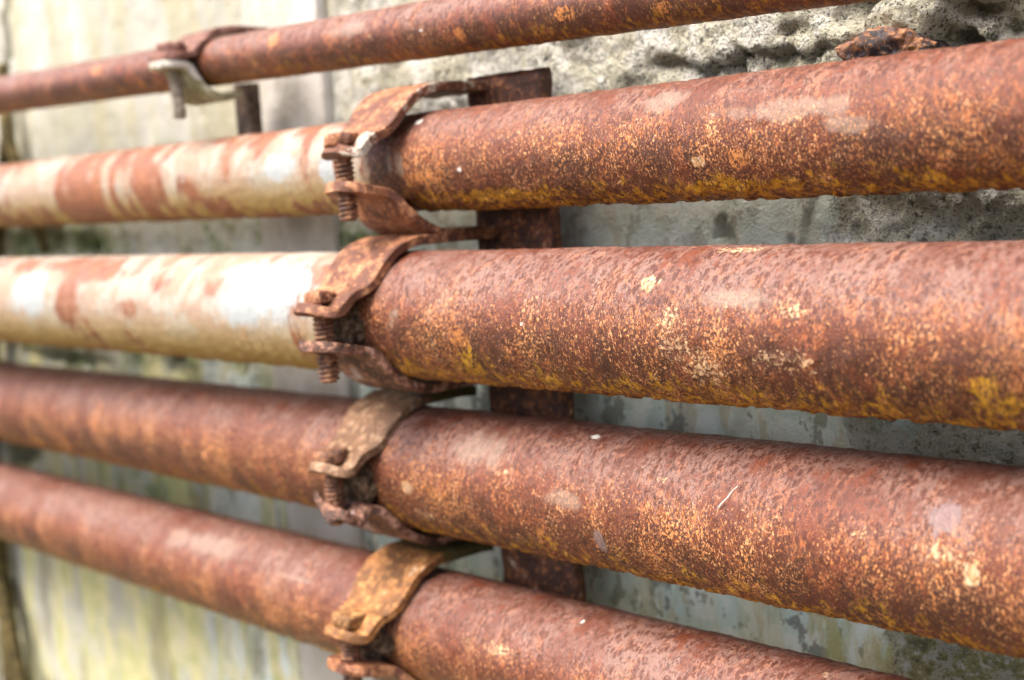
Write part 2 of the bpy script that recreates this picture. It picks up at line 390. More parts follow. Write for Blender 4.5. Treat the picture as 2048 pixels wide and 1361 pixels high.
def build_wall():
    xs = uneven([(-6, 0.5), (-1.5, 0.02), (-1.1, 0.003), (-0.62, 0.0016), (-0.42, 0.0011), (-0.16, 0.004), (0.1, 0.05), (0.6, 0.4), (3.0, None)])
    zs = uneven([(GROUND_Z - 0.05, 0.05), (-0.40, 0.004), (-0.19, 0.0014), (0.125, 0.006), (0.25, 0.05), (0.6, 0.2), (1.6, None)])
    X, Z = [a.ravel() for a in np.meshgrid(xs, zs, indexing='ij')]
    P = np.stack([X, np.zeros_like(X), Z], 1)
    n1, n2 = fbm(P, 9, 3, 5), fbm(P, 45, 3, 9)
    rough = sm(Z + 0.008 * n1, 0.008, 0.020) * sm(X + 0.02 * n1, -0.515, -0.47)
    rough = np.maximum(rough, sm(X + 0.022 * n1 + 0.012 * n2, -0.268, -0.245) * 0.9)
    r2 = sm(X, -0.48, -0.30) * rough
    f1, f2, f3 = fbm(P, 38, 4, 21), ridged(P, 75, 3, 31), fbm(P, 260, 3, 41)
    pit = sm(ridged(P, 150, 2, 77), 0.45, 0.9)
    h = 0.0015 * fbm(P, 5, 2, 3) + 0.0007 * n2
    t1 = fbm(P, 55, 4, 23) * 2.6 + 0.35 * fbm(P, 300, 2, 24)
    terr = np.floor(t1) + sm(t1 - np.floor(t1), 0.80, 1.0) 
    h += rough * (0.0009 * terr + 0.0003 * f3 - 0.0013 * sm(ridged(P, 26, 2, 177), 0.80, 0.97) - 0.0006 * sm(ridged(P, 70, 2, 178), 0.86, 0.98) + 0.0005 * fbm(P, 560, 2, 43)) + 0.003 * rough
    h += (1 - rough) * 0.00022 * fbm(P, 180, 3, 51)
    # broken ledges of the render, upper right
    warp = 0.0035 * fbm(P, 110, 3, 61)
    warp2 = 0.006 * fbm(P, 60, 3, 66)
    crack = [(-0.245, 0.0275), (-0.2604, 0.0277), (-0.2678, 0.0268), (-0.279, 0.0302), (-0.2915, 0.0282), (-0.3035, 0.031), (-0.318, 0.0295)]
    dc = seg_dist(X + warp, Z + warp, crack)
    h -= 0.004 * np.exp(-(dc / 0.0009) ** 2) * sm(X, -0.33, -0.30)
    ledge = sm(Z + 1.2 * warp - np.interp(X, [c[0] for c in crack[::-1]], [c[1] for c in crack[::-1]]), 0.0, 0.0012)
    h += 0.0024 * ledge * sm(X, -0.33, -0.29) * sm(Z, 0.09, 0.05)
    grime = 0.5 * np.exp(-(dc / 0.0014) ** 2) * sm(X, -0.33, -0.30)
    for x, z, rx, rz, dep, gk in ((-0.3035, 0.0285, 0.012, 0.0035, 0.004, 0.5), (-0.330, 0.034, 0.008, 0.004, 0.002, 0.35), (-0.209, 0.027, 0.016, 0.0055, 0.016, 0.7),
                              (-0.199, 0.036, 0.014, 0.004, 0.010, 0.6), (-0.224, 0.0405, 0.013, 0.0028, 0.009, 0.6), (-0.186, 0.030, 0.010, 0.006, 0.010, 0.5), (-0.362, 0.043, 0.010, 0.006, 0.002, 0.3),
                              (-0.395, 0.040, 0.012, 0.007, 0.002, 0.3), (-0.2545, 0.036, 0.006, 0.002, 0.003, 0.2), (-0.345, 0.022, 0.015, 0.006, 0.002, 0.3)):
        b = blob(X + 1.6 * warp2, Z + 1.2 * warp, x, z, rx, rz)
        h -= dep * b
        grime = np.maximum(grime, gk * b)
    # rubble lumps, far right
    rub = sm(X, -0.262, -0.225)
    h += rub * 0.0038 * fbm(P * np.array([0.8, 1, 1.3]), 52, 3, 88) + rub * 0.0016 * ridged(P, 170, 3, 89)
    # chip and pinhole in the smooth cement
    w3 = 0.0022 * fbm(P, 330, 3, 67)
    chip = seg_dist(X + 0.9 * warp + w3, Z + warp - w3, [(-0.2935, -0.0235), (-0.2905, -0.0190), (-0.2885, -0.0230)])
    cm = 1 - sm(chip, 0.0016, 0.0024)
    h -= 0.0026 * cm
    h -= 0.003 * (1 - sm(np.hypot(X + 0.2665, Z + 0.0255), 0.0006, 0.0013))
    peel = sm(X + 0.5 * warp2 + 0.25 * warp - 0.5 * (Z + 0.02), -0.262, -0.2605) * sm(Z, 0.02, 0.0)
    h -= 0.0015 * peel
    # deep holes on the left
    for x, z, rx, rz in ((-0.676, -0.083, 0.022, 0.008), (-0.6076, -0.081, 0.012, 0.006), (-0.81, -0.019, 0.020, 0.010), (-0.748, -0.022, 0.010, 0.006), (-0.90, -0.155, 0.05, 0.010), (-0.80, -0.090, 0.05, 0.006)):
        b = blob(X + warp2, Z + warp, x, z, rx, rz)
        h -= 0.014 * b
        grime = np.maximum(grime, 0.9 * b)
    # grooves either side of the cover batten
    for gx, w in ((-0.5025, 0.0016), (-0.5660, 0.0016)):
        g = np.exp(-((X - gx + 0.15 * warp) / w) ** 2)
        h -= 0.0035 * g
        grime = np.maximum(grime, 0.8 * g)
    moss_shade = 0.75 * blob(X + warp2, Z + warp, -0.487, -0.021, 0.026, 0.008) + 0.35 * blob(X + warp2, Z, -0.44, -0.02, 0.03, 0.02)
    moss_shade = np.maximum(moss_shade, (0.42 + 0.25 * n2) * sm(Z + 0.01 * n1, 0.0, -0.012) * sm(Z, -0.06, -0.03) * sm(X, -0.45, -0.52))  # moss behind the pipes, plus dark shading painted into the gap
    moss_shade = np.maximum(moss_shade, (0.30 + 0.30 * n2) * sm(Z, -0.05, -0.075) * sm(Z, -0.19, -0.15) * sm(X, -0.52, -0.60))  # same for the lower gaps: olive moss with shade in the colour
    moss_shade = np.maximum(moss_shade, 0.30 * rub * sm(n1, -0.2, 0.6))
    h += 0.0022 * moss_shade * np.clip(fbm(P, 300, 2, 91), 0, 1) + 0.002 * moss_shade
    grime = np.maximum(grime, 0.34 * rub * sm(Z + 0.01 * n2, 0.03, -0.005))
    grime = np.maximum(grime, 0.75 * np.exp(-((X + 0.842 - 0.33 * (Z - 0.05) + 1.5 * warp2) / 0.011) ** 2) * sm(X, -0.70, -0.78))
    cool = sm(Z + 0.012 * n1, 0.012, -0.02) * (0.35 + 0.65 * sm(Z, -0.03, -0.075)) * sm(X, -0.75, -0.48)
    algae = sm(Z + 0.02 * n1, -0.04, -0.11) * (0.42 + 0.65 * np.maximum(sm(X, -0.50, -0.60), sm(X, -0.29, -0.25) * sm(Z, -0.11, -0.14)))
    algae = np.maximum(algae, 0.16 * sm(X, -0.5, -0.65))
    V = np.stack([X, WALL_Y - h, Z], 1)
    F = grid_faces(len(xs), len(zs))
    # give it a thickness: a back sheet far behind
    w = link_mesh('cement_wall', V, F, wall_material(), None, dict(rough=rough, algae=algae, cool=cool, moss_shade=moss_shade, grime=grime))
    return tag(w, 'weathered pale cement wall behind the pipes, crumbling rough render at upper right', 'wall')

wall = build_wall()

def build_batten():
    xs = uneven([(-0.5645, 0.0012), (-0.5610, 0.004), (-0.5080, 0.0012), (-0.5045, None)])
    zs = uneven([(-0.55, 0.01), (0.25, 0.05), (1.0, None)])
    X, Z = [a.ravel() for a in np.meshgrid(xs, zs, indexing='ij')]
    P = np.stack([X, 0 * X, Z], 1)
    e = np.minimum(X + 0.5645, -0.5045 - X)
    top = 0.0028 + 0.0004 * fbm(P, 60, 3, 7) - 0.0010 * (1 - sm(e, 0.0, 0.0016))
    V1 = np.stack([X, WALL_Y - top, Z], 1)
    nx, nz = len(xs), len(zs)
    F = grid_faces(nx, nz)
    # sides run back into the grooves
    left = V1[:nz].copy(); left[:, 1] = WALL_Y + 0.008
    right = V1[-nz:].copy(); right[:, 1] = WALL_Y + 0.008
    V = np.concatenate([left, V1, right])
    F = grid_faces(nx + 2, nz)
    n = Nodes('limewashed_batten')
    a = n.noise(40, 4, 0.6, n.map((1, 1, 0.4)))
    b = n.noise(300, 3, 0.6)
    c = n.mix(n.ramp(a, 0.38, 0.62), (0.40, 0.375, 0.32), (0.49, 0.465, 0.42))
    c = n.mix(n.math('MULTIPLY', n.ramp(b, 0.55, 0.75), 0.3), c, (0.32, 0.27, 0.18))
    m = n.done(c, 0.85, n.bump(b, 0.5, 0.0006), 0.2)
    return link_mesh('cover_batten', V, F, m, wall)
build_batten()

def build_ground():
    xs = np.linspace(-40, 40, 41)
    ys = np.linspace(-60, 0.6, 41)
    X, Y = [a.ravel() for a in np.meshgrid(xs, ys, indexing='ij')]
    V = np.stack([X, Y, GROUND_Z + 0 * X], 1)
    n = Nodes('dry_gravel')
    c = n.mix(n.noise(6, 4), (0.09, 0.08, 0.05), (0.14, 0.12, 0.08))
    return tag(link_mesh('ground', V, grid_faces(41, 41), n.done(c, 0.95, None, 0.1)), kind='structure')
build_ground()

# ------------------------------------------------------------------ pipes
X0 = -0.35
PIPES = [  # centre at X0, direction, radius
    ((-0.35, 0.30514, 0.05001), (0.99962, 0.00406, -0.02729), 0.0095),
    ((-0.35, 0.30454, 0.00655), (0.99997, -0.00715, -0.00422), 0.01668),
    ((-0.35, 0.29154, -0.04413), (0.9998, 0.01973, 0.00193), 0.02131),
    ((-0.35, 0.30228, -0.10048), (0.99983, -0.01114, 0.01449), 0.02186),
    ((-0.35, 0.30131, -0.15883), (0.99985, -0.0072, 0.01565), 0.0206)]
def pipe_frame(i):
    O, D, r = PIPES[i]
    D = Vector(D).normalized()
    Zv = (Vector((0, 0, 1)) - D * D.z).normalized()
    Yv = Zv.cross(D)
    return Vector(O), D, Yv, Zv, r
def axis_at(i, x):
    O, D, Yv, Zv, r = pipe_frame(i)
    return O + D * ((x - O.x) / D.x)

# surface marks: pipe, kind, place along the pipe, angle (0 faces the road, + up), half length, half angle
MARKS = [
    (1, 'smear', 0.126, 0.323, 0.0271, 0.207),
    (1, 'smear', 0.1459, 0.03, 0.0086, 0.142),
    (1, 'chip', 0.0978, -0.348, 0.0035, 0.126),
    (1, 'white', -0.0016, -0.215, 0.001, 0.067),
    (1, 'white', -0.0288, 0.904, 0.0025, 0.105),
    (1, 'orange', 0.1116, -0.335, 0.0057, 0.23),
    (1, 'smear', 0.0842, 0.748, 0.0099, 0.243),
    (1, 'ochre', 0.1076, -0.889, 0.0376, 0.188),
    (1, 'ochre', 0.0114, -0.82, 0.0278, 0.205),
    (1, 'orange', -0.0206, -0.316, 0.0119, 0.207),
    (1, 'paint', -0.1095, 0.134, 0.0127, 0.394),
    (1, 'paint', -0.0759, 0.041, 0.0051, 0.563),
    (1, 'cream', -0.137, 0.152, 0.1019, 1.111),
    (1, 'cream', -0.342, 0.261, 0.0572, 1.194),
    (1, 'rust', -0.3003, -0.045, 0.0282, 1.063),
    (1, 'rust', -0.2128, -0.027, 0.0129, 0.538),
    (1, 'rust', -0.1491, 0.306, 0.008, 0.955),
    (1, 'rust', -0.1255, 0.606, 0.0078, 0.501),
    (1, 'rust', -0.1767, -0.233, 0.0091, 0.46),
    (1, 'rust', -0.0914, 0.361, 0.0041, 0.69),
    (2, 'chip', 0.0888, 0.644, 0.005, 0.207),
    (2, 'tan', 0.1378, 0.331, 0.0073, 0.139),
    (2, 'tan', 0.0978, 0.119, 0.0045, 0.312),
    (2, 'tan', 0.1331, -0.243, 0.0121, 0.255),
    (2, 'tan', 0.1089, -0.438, 0.0102, 0.312),
    (2, 'tan', 0.1, -0.125, 0.0086, 0.327),
    (2, 'smear', 0.1206, 0.447, 0.0125, 0.162),
    (2, 'orange', 0.0129, -0.212, 0.0048, 0.171),
    (2, 'ochre', 0.0138, -0.691, 0.0075, 0.478),
    (2, 'ochre', 0.1853, -0.432, 0.0054, 0.191),
    (2, 'ochre', 0.1924, -0.672, 0.006, 0.195),
    (2, 'white', 0.0421, 0.06, 0.0011, 0.06),
    (2, 'tan', 0.1104, 1.316, 0.0135, 0.121),
    (2, 'paint', -0.0991, 0.378, 0.0417, 0.778),
    (2, 'paint', -0.296, 0.374, 0.0218, 0.809),
    (2, 'cream', -0.1798, 0.138, 0.1418, 1.097),
    (2, 'cream', -0.0602, -0.006, 0.03, 0.739),
    (2, 'rust', -0.1337, 0.499, 0.0088, 0.255),
    (2, 'rust', -0.2577, 0.18, 0.0151, 0.692),
    (2, 'rust', -0.199, 0.074, 0.0175, 0.298),
    (2, 'rust', -0.234, 0.814, 0.0426, 0.319),
    (2, 'rust', -0.175, 0.533, 0.0122, 0.321),
    (2, 'rust', -0.2924, 1.058, 0.0878, 0.324),
    (2, 'rust', -0.0538, 0.874, 0.0175, 0.384),
    (3, 'white', 0.0473, 1.181, 0.0021, 0.069),
    (3, 'grey', 0.0586, -0.359, 0.0025, 0.212),
    (3, 'grey', 0.1725, 0.609, 0.0056, 0.251),
    (3, 'chip', 0.1813, 0.084, 0.0024, 0.188),
    (3, 'chip', -0.0329, -0.057, 0.0044, 0.149),
    (3, 'tan', -0.0281, -0.515, 0.0096, 0.196),
    (3, 'tan', 0.0174, 0.405, 0.0042, 0.06),
    (3, 'tan', 0.0821, 0.61, 0.0036, 0.08),
    (3, 'tan', 0.1504, 0.309, 0.0028, 0.109),
    (3, 'smear', 0.0019, 0.685, 0.0143, 0.327),
    (3, 'smear', 0.0439, 0.147, 0.011, 0.136),
    (3, 'tan', 0.1751, 0.249, 0.0102, 0.155),
    (4, 'tan', -0.0096, 0.382, 0.0062, 0.106),
    (4, 'tan', 0.0083, 0.386, 0.0094, 0.148),
    (4, 'white', 0.0363, 1.176, 0.0011, 0.06),
    (4, 'tan', 0.1263, 1.322, 0.0038, 0.079),
    (4, 'smear', -0.1132, 0.583, 0.0161, 0.06),
    (4, 'smear', -0.1878, 0.774, 0.0446, 0.319),
    (0, 'orange', 0.0805, -0.555, 0.0038, 0.252),
    (0, 'orange', -0.1171, 0.47, 0.0045, 0.407),
    (0, 'tan', -0.0545, -0.084, 0.0023, 0.284),
    (0, 'white', -0.0255, -0.121, 0.0013, 0.084),
    (0, 'orange', 0.0425, -0.326, 0.0051, 0.279),
    (0, 'orange', -0.2669, 0.416, 0.0054, 0.343),
    (0, 'orange', -0.0068, -0.471, 0.0033, 0.398),
    (0, 'smear', -0.0659, 0.301, 0.0188, 0.325)]

PIPE_LABELS = ['thin mauve-brown pipe, the topmost and slimmest of the five',
               'rusty pipe second from the top, streaked cream and rust left of its clamp',
               'thick rusty pipe in the middle with bright white old paint left of its clamp',
               'evenly rusted pipe second from the bottom with a mossy grey strap round it',
               'lowest rusty pipe, dropping out of view at bottom right, held by an ochre strap']
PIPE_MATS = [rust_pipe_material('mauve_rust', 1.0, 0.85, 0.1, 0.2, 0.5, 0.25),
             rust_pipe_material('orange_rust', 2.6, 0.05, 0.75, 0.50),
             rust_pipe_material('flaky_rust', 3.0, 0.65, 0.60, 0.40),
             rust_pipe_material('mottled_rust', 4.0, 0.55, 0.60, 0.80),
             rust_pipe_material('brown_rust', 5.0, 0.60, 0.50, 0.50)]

def build_pipe(i):
    O, D, Yv, Zv, r = pipe_frame(i)
    xs = uneven([(-1.3, 0.02), (-0.62, 0.0028), (-0.12, 0.0014), (0.02, 0.0009), (0.21, 0.003), (0.32, 0.02), (0.75, None)])
    nr = 150 if i else 96
    ph = np.linspace(0, 2 * np.pi, nr, endpoint=False)
    X, A = [a.ravel() for a in np.meshgrid(xs, ph, indexing='ij')]
    ca, sa = np.cos(A), np.sin(A)
    P = np.stack([X * 1.5 + 7 * i, r * ca, r * sa], 1)
    at = {k: np.zeros(len(X)) for k in ('tan', 'ochre', 'orange', 'smear', 'cream', 'paint', 'rust', 'white', 'grey', 'film', 'chip')}
    ragged = 0.30 * fbm(P, 75, 3, 301 + i) + 0.22 * fbm(P * np.array([2.2, 0.6, 0.6]), 210, 3, 311 + i)
    dA = (A + np.pi) % (2 * np.pi) - np.pi
    for (pi_, kind, mx, ma, hx, ha) in MARKS:
        if pi_ != i: continue
        d = np.sqrt(((X - mx) / hx) ** 2 + (((dA - ma + np.pi) % (2 * np.pi) - np.pi) / ha) ** 2)
        at[kind] = np.maximum(at[kind], 1 - sm(d + ragged, 0.15, 1.4))
    if i in (1, 2):     # the old paint on the far side of the clamp
        film = sm(-X, 0.040, 0.062) if i == 2 else sm(-X, 0.070, 0.085)
        drip = fbm(P * np.array([2.0, 0.35, 0.35]), 60, 3, 401 + i)
        at['film'] = film
        at['cream'] = np.maximum(at['cream'], film * (0.78 + 0.55 * drip if i == 2 else 0.34 + 0.80 * drip + 0.25 * fbm(P, 190, 3, 431)))
    under = sm(-sa, 0.45, 0.85)
    rad = r + 0.00010 * fbm(P, 260, 3, 11 + i) + 0.00007 * fbm(P, 900, 2, 31 + i) + 0.00012 * fbm(P, 40, 2, 51 + i)
    flake = sm(fbm(P, 230, 3, 71 + i), 0.05, 0.42)
    rad += (0.00020 + 0.00040 * under) * flake * (1.0 if i else 0.3)
    rad += 0.00022 * at['ochre'] * flake + 0.00015 * at['tan'] * flake + 0.0003 * at['white']
    V = np.stack([X, -rad * ca, rad * sa], 1)
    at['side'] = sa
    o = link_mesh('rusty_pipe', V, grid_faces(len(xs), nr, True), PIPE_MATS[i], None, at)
    o.matrix_world = Matrix(((D.x, Yv.x, Zv.x, O.x), (D.y, Yv.y, Zv.y, O.y), (D.z, Yv.z, Zv.z, O.z), (0, 0, 0, 1)))
    return tag(o, PIPE_LABELS[i], 'pipe', 'rusty pipes running along the wall')
for i in range(5):
    build_pipe(i)

# ------------------------------------------------------------------ steel bars behind the clamps
def bar_mesh(sx, sy, z0, z1, amp, seed):
    """flat bar standing on end, worn edges; local x width, y depth (front at 0), z up"""
    c = 0.0006
    prof = [(-sx / 2 + c, 0), (sx / 2 - c, 0), (sx / 2, c), (sx / 2, sy - c), (sx / 2 - c, sy), (-sx / 2 + c, sy), (-sx / 2, sy - c), (-sx / 2, c)]
    pts = []
    for (a, b), (a2, b2) in zip(prof, prof[1:] + prof[:1]):
        k = max(1, round(math.hypot(a2 - a, b2 - b) / 0.0022))
        for t in range(k):
            pts.append((a + (a2 - a) * t / k, b + (b2 - b) * t / k))
    pts = np.array(pts)
    zs = np.linspace(z0, z1, max(2, round((z1 - z0) / 0.0022)))
    V = np.concatenate([np.stack([pts[:, 0], pts[:, 1], 0 * pts[:, 0] + z], 1) for z in zs])
    V[:len(pts), :2] = V[:len(pts), :2] * 0.985 + np.array([0, sy * 0.0075])
    V[-len(pts):, :2] *= 0.985
    N = np.stack([fbm(V, 160, 3, seed), fbm(V, 160, 3, seed + 5), fbm(V, 120, 3, seed + 9)], 1)
    V = V + amp * N
    F = [tuple(q) for q in grid_faces(len(zs), len(pts), True)]
    m = len(pts)
    F.append(tuple(range(m)))
    F.append(tuple((len(zs) - 1) * m + k for k in reversed(range(m))))
    return V, F

bar_mat = rust_metal_material('dark_red_rust', (0.145, 0.050, 0.026), (0.34, 0.135, 0.05), (0.062, 0.024, 0.015), (0.62, 0.50, 0.40), 0.70, 3)
V, F = bar_mesh(0.0390, 0.0055, -0.27, 0.0352, 0.00035, 3)
o = link_mesh('mounting_bar', V, F, bar_mat)
o.location = (-0.3718, 0.3262, 0)
tag(o, 'broad flat rusty steel bar standing upright behind the four thick pipes', 'steel bar')
pole_mat = rust_metal_material('old_brown_steel', (0.115, 0.075, 0.048), (0.24, 0.16, 0.10), (0.045, 0.028, 0.018), None, 0.7, 6)
V, F = bar_mesh(0.0125, 0.006, -0.004, 0.0475, 0.0002, 13)
o = link_mesh('support_bar', V, F, pole_mat)
o.location = (-0.5445, 0.3270, 0)
tag(o, 'narrow dark brown bar standing below the clamp of the thin top pipe', 'steel bar')

# ------------------------------------------------------------------ clamps
def resample(path, step):
    p = np.array(path, float)
    # Catmull-Rom through the points
    q = np.concatenate([[2 * p[0] - p[1]], p, [2 * p[-1] - p[-2]]])
    out = []
    for k in range(1, len(q) - 2):
        a, b, c, d = q[k - 1], q[k], q[k + 1], q[k + 2]
        m = max(2, int(np.hypot(*(c - b)) / step))
        for t in np.linspace(0, 1, m, endpoint=False):
            out.append(0.5 * (2 * b + (c - a) * t + (2 * a - 5 * b + 4 * c - d) * t * t + (3 * b - a - 3 * c + d) * t ** 3))
    out.append(q[-2])
    return np.array(out)

def strap_mesh(path, width, thick, ear_c, ear_r, amp, seed, twist=0.0):
    """bent flat strap; path in (y, z); rounded ear at the front end (y < ear_c)"""
    c = resample(path, 0.0011)
    t = np.gradient(c, axis=0)
    t /= np.linalg.norm(t, axis=1)[:, None]
    nrm = np.stack([-t[:, 1], t[:, 0]], 1)
    rows = []
    nw = 13
    ww = np.linspace(-1, 1, nw)
    for k in range(len(c)):
        y = c[k, 0]
        hw = width / 2 + (ear_r - width / 2) * float(sm(-y, -(ear_c + 0.012), -ear_c))
        if y < ear_c:
            hw = ear_r * max(0.05, 1 - ((ear_c - y) / ear_r) ** 2.7) ** (1 / 2.7)
        x = ww * hw
        tw = twist * max(0.0, (ear_c + 0.004 - y) / ear_r)
        sag = tw * ww * 0.004
        top = np.full(nw, thick / 2); bot = np.full(nw, -thick / 2)
        top[[0, -1]] *= 0.78; bot[[0, -1]] *= 0.78
        if nw > 4:
            x[[0, -1]] = np.sign(x[[0, -1]]) * hw
            x[[1, -2]] = np.sign(x[[1, -2]]) * max(hw - 0.0005, hw * 0.6)
        row = [(x[j], c[k, 0] + nrm[k, 0] * (top[j] + sag[j]), c[k, 1] + nrm[k, 1] * (top[j] + sag[j])) for j in range(nw)]
        row += [(x[j], c[k, 0] + nrm[k, 0] * (bot[j] + sag[j]), c[k, 1] + nrm[k, 1] * (bot[j] + sag[j])) for j in reversed(range(nw))]
        rows.append(row)
    V = np.array(rows).reshape(-1, 3)
    m = 2 * nw
    N = np.stack([fbm(V, 110, 3, seed), fbm(V, 140, 3, seed + 4), fbm(V, 140, 3, seed + 8)], 1)
    V = V + amp * N * np.array([1.6, 1, 1])
    F = [tuple(q) for q in grid_faces(len(c), m, True)]
    F.append(tuple(range(m)))
    F.append(tuple((len(c) - 1) * m + k for k in reversed(range(m))))
    return V, F

def bolt_mesh(r, z0, z1, pitch, seed, wear=0.0001):
    nz = max(8, int((z1 - z0) / (pitch / 6)))
    na = 28
    zs = np.linspace(z0, z1, nz)
    th = np.linspace(0, 2 * np.pi, na, endpoint=False)
    Zg, T = [a.ravel() for a in np.meshgrid(zs, th, indexing='ij')]
    ph = (Zg / pitch - T / (2 * np.pi)) % 1.0
    rr = r * (1 - 0.30 * np.abs(2 * ph - 1)) * (1 - 0.25 * (1 - sm(Zg - z0, 0, 0.0012)))
    P = np.stack([rr * np.cos(T), rr * np.sin(T), Zg], 1)
    rr = rr + wear * fbm(P, 500, 3, seed) * 1.5 + 0.7 * wear * fbm(P, 150, 2, seed)
    V = np.stack([rr * np.cos(T), rr * np.sin(T), Zg], 1)
    F = [tuple(q) for q in grid_faces(nz, na, True)]
    F.append(tuple(reversed(range(na))))
    F.append(tuple((nz - 1) * na + k for k in range(na)))
    return V, F

def hex_mesh(af, h, seed, wear, rot=0.2):
    """worn hexagon head standing on z = 0"""
    na = 60
    th = np.linspace(0, 2 * np.pi, na, endpoint=False)
    hexr = (af / 2) / np.cos((th + rot) % (np.pi / 3) - np.pi / 6)
    rows = []
    prof = [(0.90, 0), (1.0, 0.06), (1.0, 0.3), (1.0, 0.55), (1.0, 0.78), (0.93, 0.93), (0.80, 1.0), (0.5, 1.02), (0.2, 1.03)]
    for s, zf in prof:
        rr = np.minimum(hexr * s, af / 2 * 1.10 * s) if s < 1 else np.minimum(hexr, af / 2 * 1.12)
        rows.append(np.stack([rr * np.cos(th), rr * np.sin(th), 0 * th + zf * h], 1))
    V = np.concatenate(rows)
    V = V + wear * np.stack([fbm(V, 260, 3, seed), fbm(V, 260, 3, seed + 3), fbm(V, 260, 3, seed + 6)], 1)
    F = [tuple(q) for q in grid_faces(len(prof), na, True)]
    F = [q[::-1] for q in F]
    F.append(tuple(range(na)))
    F.append(tuple((len(prof) - 1) * na + k for k in reversed(range(na))))
    return V, [f[::-1] for f in F]

def crumb_mesh(rx, ry, rz, amp, freq, seed, nu=26, nv=40):
    u = np.linspace(0.02, np.pi - 0.02, nu)
    v = np.linspace(0, 2 * np.pi, nv, endpoint=False)
    U, W = [a.ravel() for a in np.meshgrid(u, v, indexing='ij')]
    V = np.stack([rx * np.cos(U), ry * np.sin(U) * np.cos(W), rz * np.sin(U) * np.sin(W)], 1)
    k = 1 + amp * fbm(V, freq, 4, seed) + amp * 0.6 * ridged(V, freq * 1.7, 3, seed + 5)
    V = V * k[:, None]
    F = [tuple(q) for q in grid_faces(nu, nv, True)]
    F.append(tuple(reversed(range(nv))))
    F.append(tuple((nu - 1) * nv + k for k in range(nv)))
    return V, F

UP = [(0.005, 0.0249), (-0.002, 0.0246), (-0.009, 0.0223), (-0.0145, 0.0181), (-0.0185, 0.0136), (-0.0218, 0.0106), (-0.026, 0.0088), (-0.029, 0.0066), (-0.032, 0.0048), (-0.0355, 0.0042), (-0.040, 0.0048), (-0.0445, 0.0064)]
LO = [(0.003, -0.0251), (-0.004, -0.0242), (-0.0115, -0.0204), (-0.0165, -0.0158), (-0.0198, -0.0118), (-0.0222, -0.0098), (-0.0265, -0.0089), (-0.031, -0.0082), (-0.035, -0.0074), (-0.040, -0.0068), (-0.0445, -0.0062)]
LO_BENT = [(y, z - 0.0016) for y, z in LO[:6]] + [(-0.0265, -0.0100), (-0.031, -0.0128), (-0.0345, -0.0108), (-0.039, -0.0082), (-0.0445, -0.0070)]
def shorten(path, s=0.626):
    return [(y if y > -0.029 else -0.029 + (y + 0.029) * s, z) for y, z in path]
UP1, LO1 = shorten(UP, 0.46), shorten(LO, 0.46)
UP, LO, LO_BENT = shorten(UP), shorten(LO), shorten(LO_BENT)
UP_HIGH = [(y, z * 1.03) for y, z in UP]
UP0 = [(0.022, 0.0120), (0.010, 0.0124), (0.003, 0.0124), (-0.003, 0.0112), (-0.0075, 0.0076), (-0.0105, 0.0042), (-0.0135, 0.0026), (-0.018, 0.0024), (-0.0235, 0.0026)]
LO0 = [(0.007, -0.0135), (0.001, -0.0149), (-0.005, -0.0140), (-0.0095, -0.0104), (-0.0122, -0.0056), (-0.0142, -0.0022), (-0.018, -0.0010), (-0.0245, -0.0006)]

def strap_mat(key):
    return {
        'brown': lambda: rust_metal_material('strap_brown_rust', (0.33, 0.125, 0.052), (0.52, 0.25, 0.12), (0.13, 0.045, 0.022), None, 0.7, 2),
        'dark': lambda: rust_metal_material('strap_dark_rust', (0.17, 0.07, 0.04), (0.42, 0.22, 0.14), (0.06, 0.028, 0.018), (0.50, 0.42, 0.40), 0.66, 4),
        'painted': lambda: rust_metal_material('strap_part_painted', (0.34, 0.13, 0.055), (0.50, 0.24, 0.12), (0.15, 0.055, 0.03), (0.48, 0.42, 0.34), 0.74, 7),
        'greyish': lambda: rust_metal_material('strap_mossy_grey', (0.27, 0.14, 0.07), (0.38, 0.25, 0.15), (0.15, 0.075, 0.035), (0.58, 0.53, 0.46), 0.70, 9, True),
        'ochre': lambda: rust_metal_material('strap_ochre', (0.37, 0.145, 0.038), (0.55, 0.27, 0.09), (0.19, 0.08, 0.022), (0.66, 0.46, 0.28), 0.70, 11, True),
        'white_green': lambda: rust_metal_material('strap_white_green', (0.34, 0.325, 0.18), (0.50, 0.475, 0.34), (0.20, 0.19, 0.08), (0.56, 0.53, 0.46), 0.70, 13),
        'mauve': lambda: rust_metal_material('strap_mauve', (0.30, 0.13, 0.09), (0.42, 0.23, 0.18), (0.13, 0.05, 0.035), None, 0.7, 15),
    }[key]()
SM = {}
def get_mat(key):
    if key not in SM: SM[key] = strap_mat(key)
    return SM[key]
bolt_mat = rust_metal_material('bolt_rust', (0.20, 0.085, 0.042), (0.40, 0.20, 0.10), (0.075, 0.033, 0.02), None, 0.7, 21)
bolt_grey = rust_metal_material('bolt_grey', (0.52, 0.47, 0.38), (0.66, 0.62, 0.53), (0.26, 0.22, 0.16), None, 0.7, 23)
head_ochre = rust_metal_material('head_ochre', (0.40, 0.20, 0.06), (0.62, 0.36, 0.13), (0.20, 0.09, 0.03), None, 0.7, 25)
dirt_mat = plain_rough('packed_dirt', (0.05, 0.03, 0.018), (0.21, 0.13, 0.075), 420, 0.9, 0.0012)

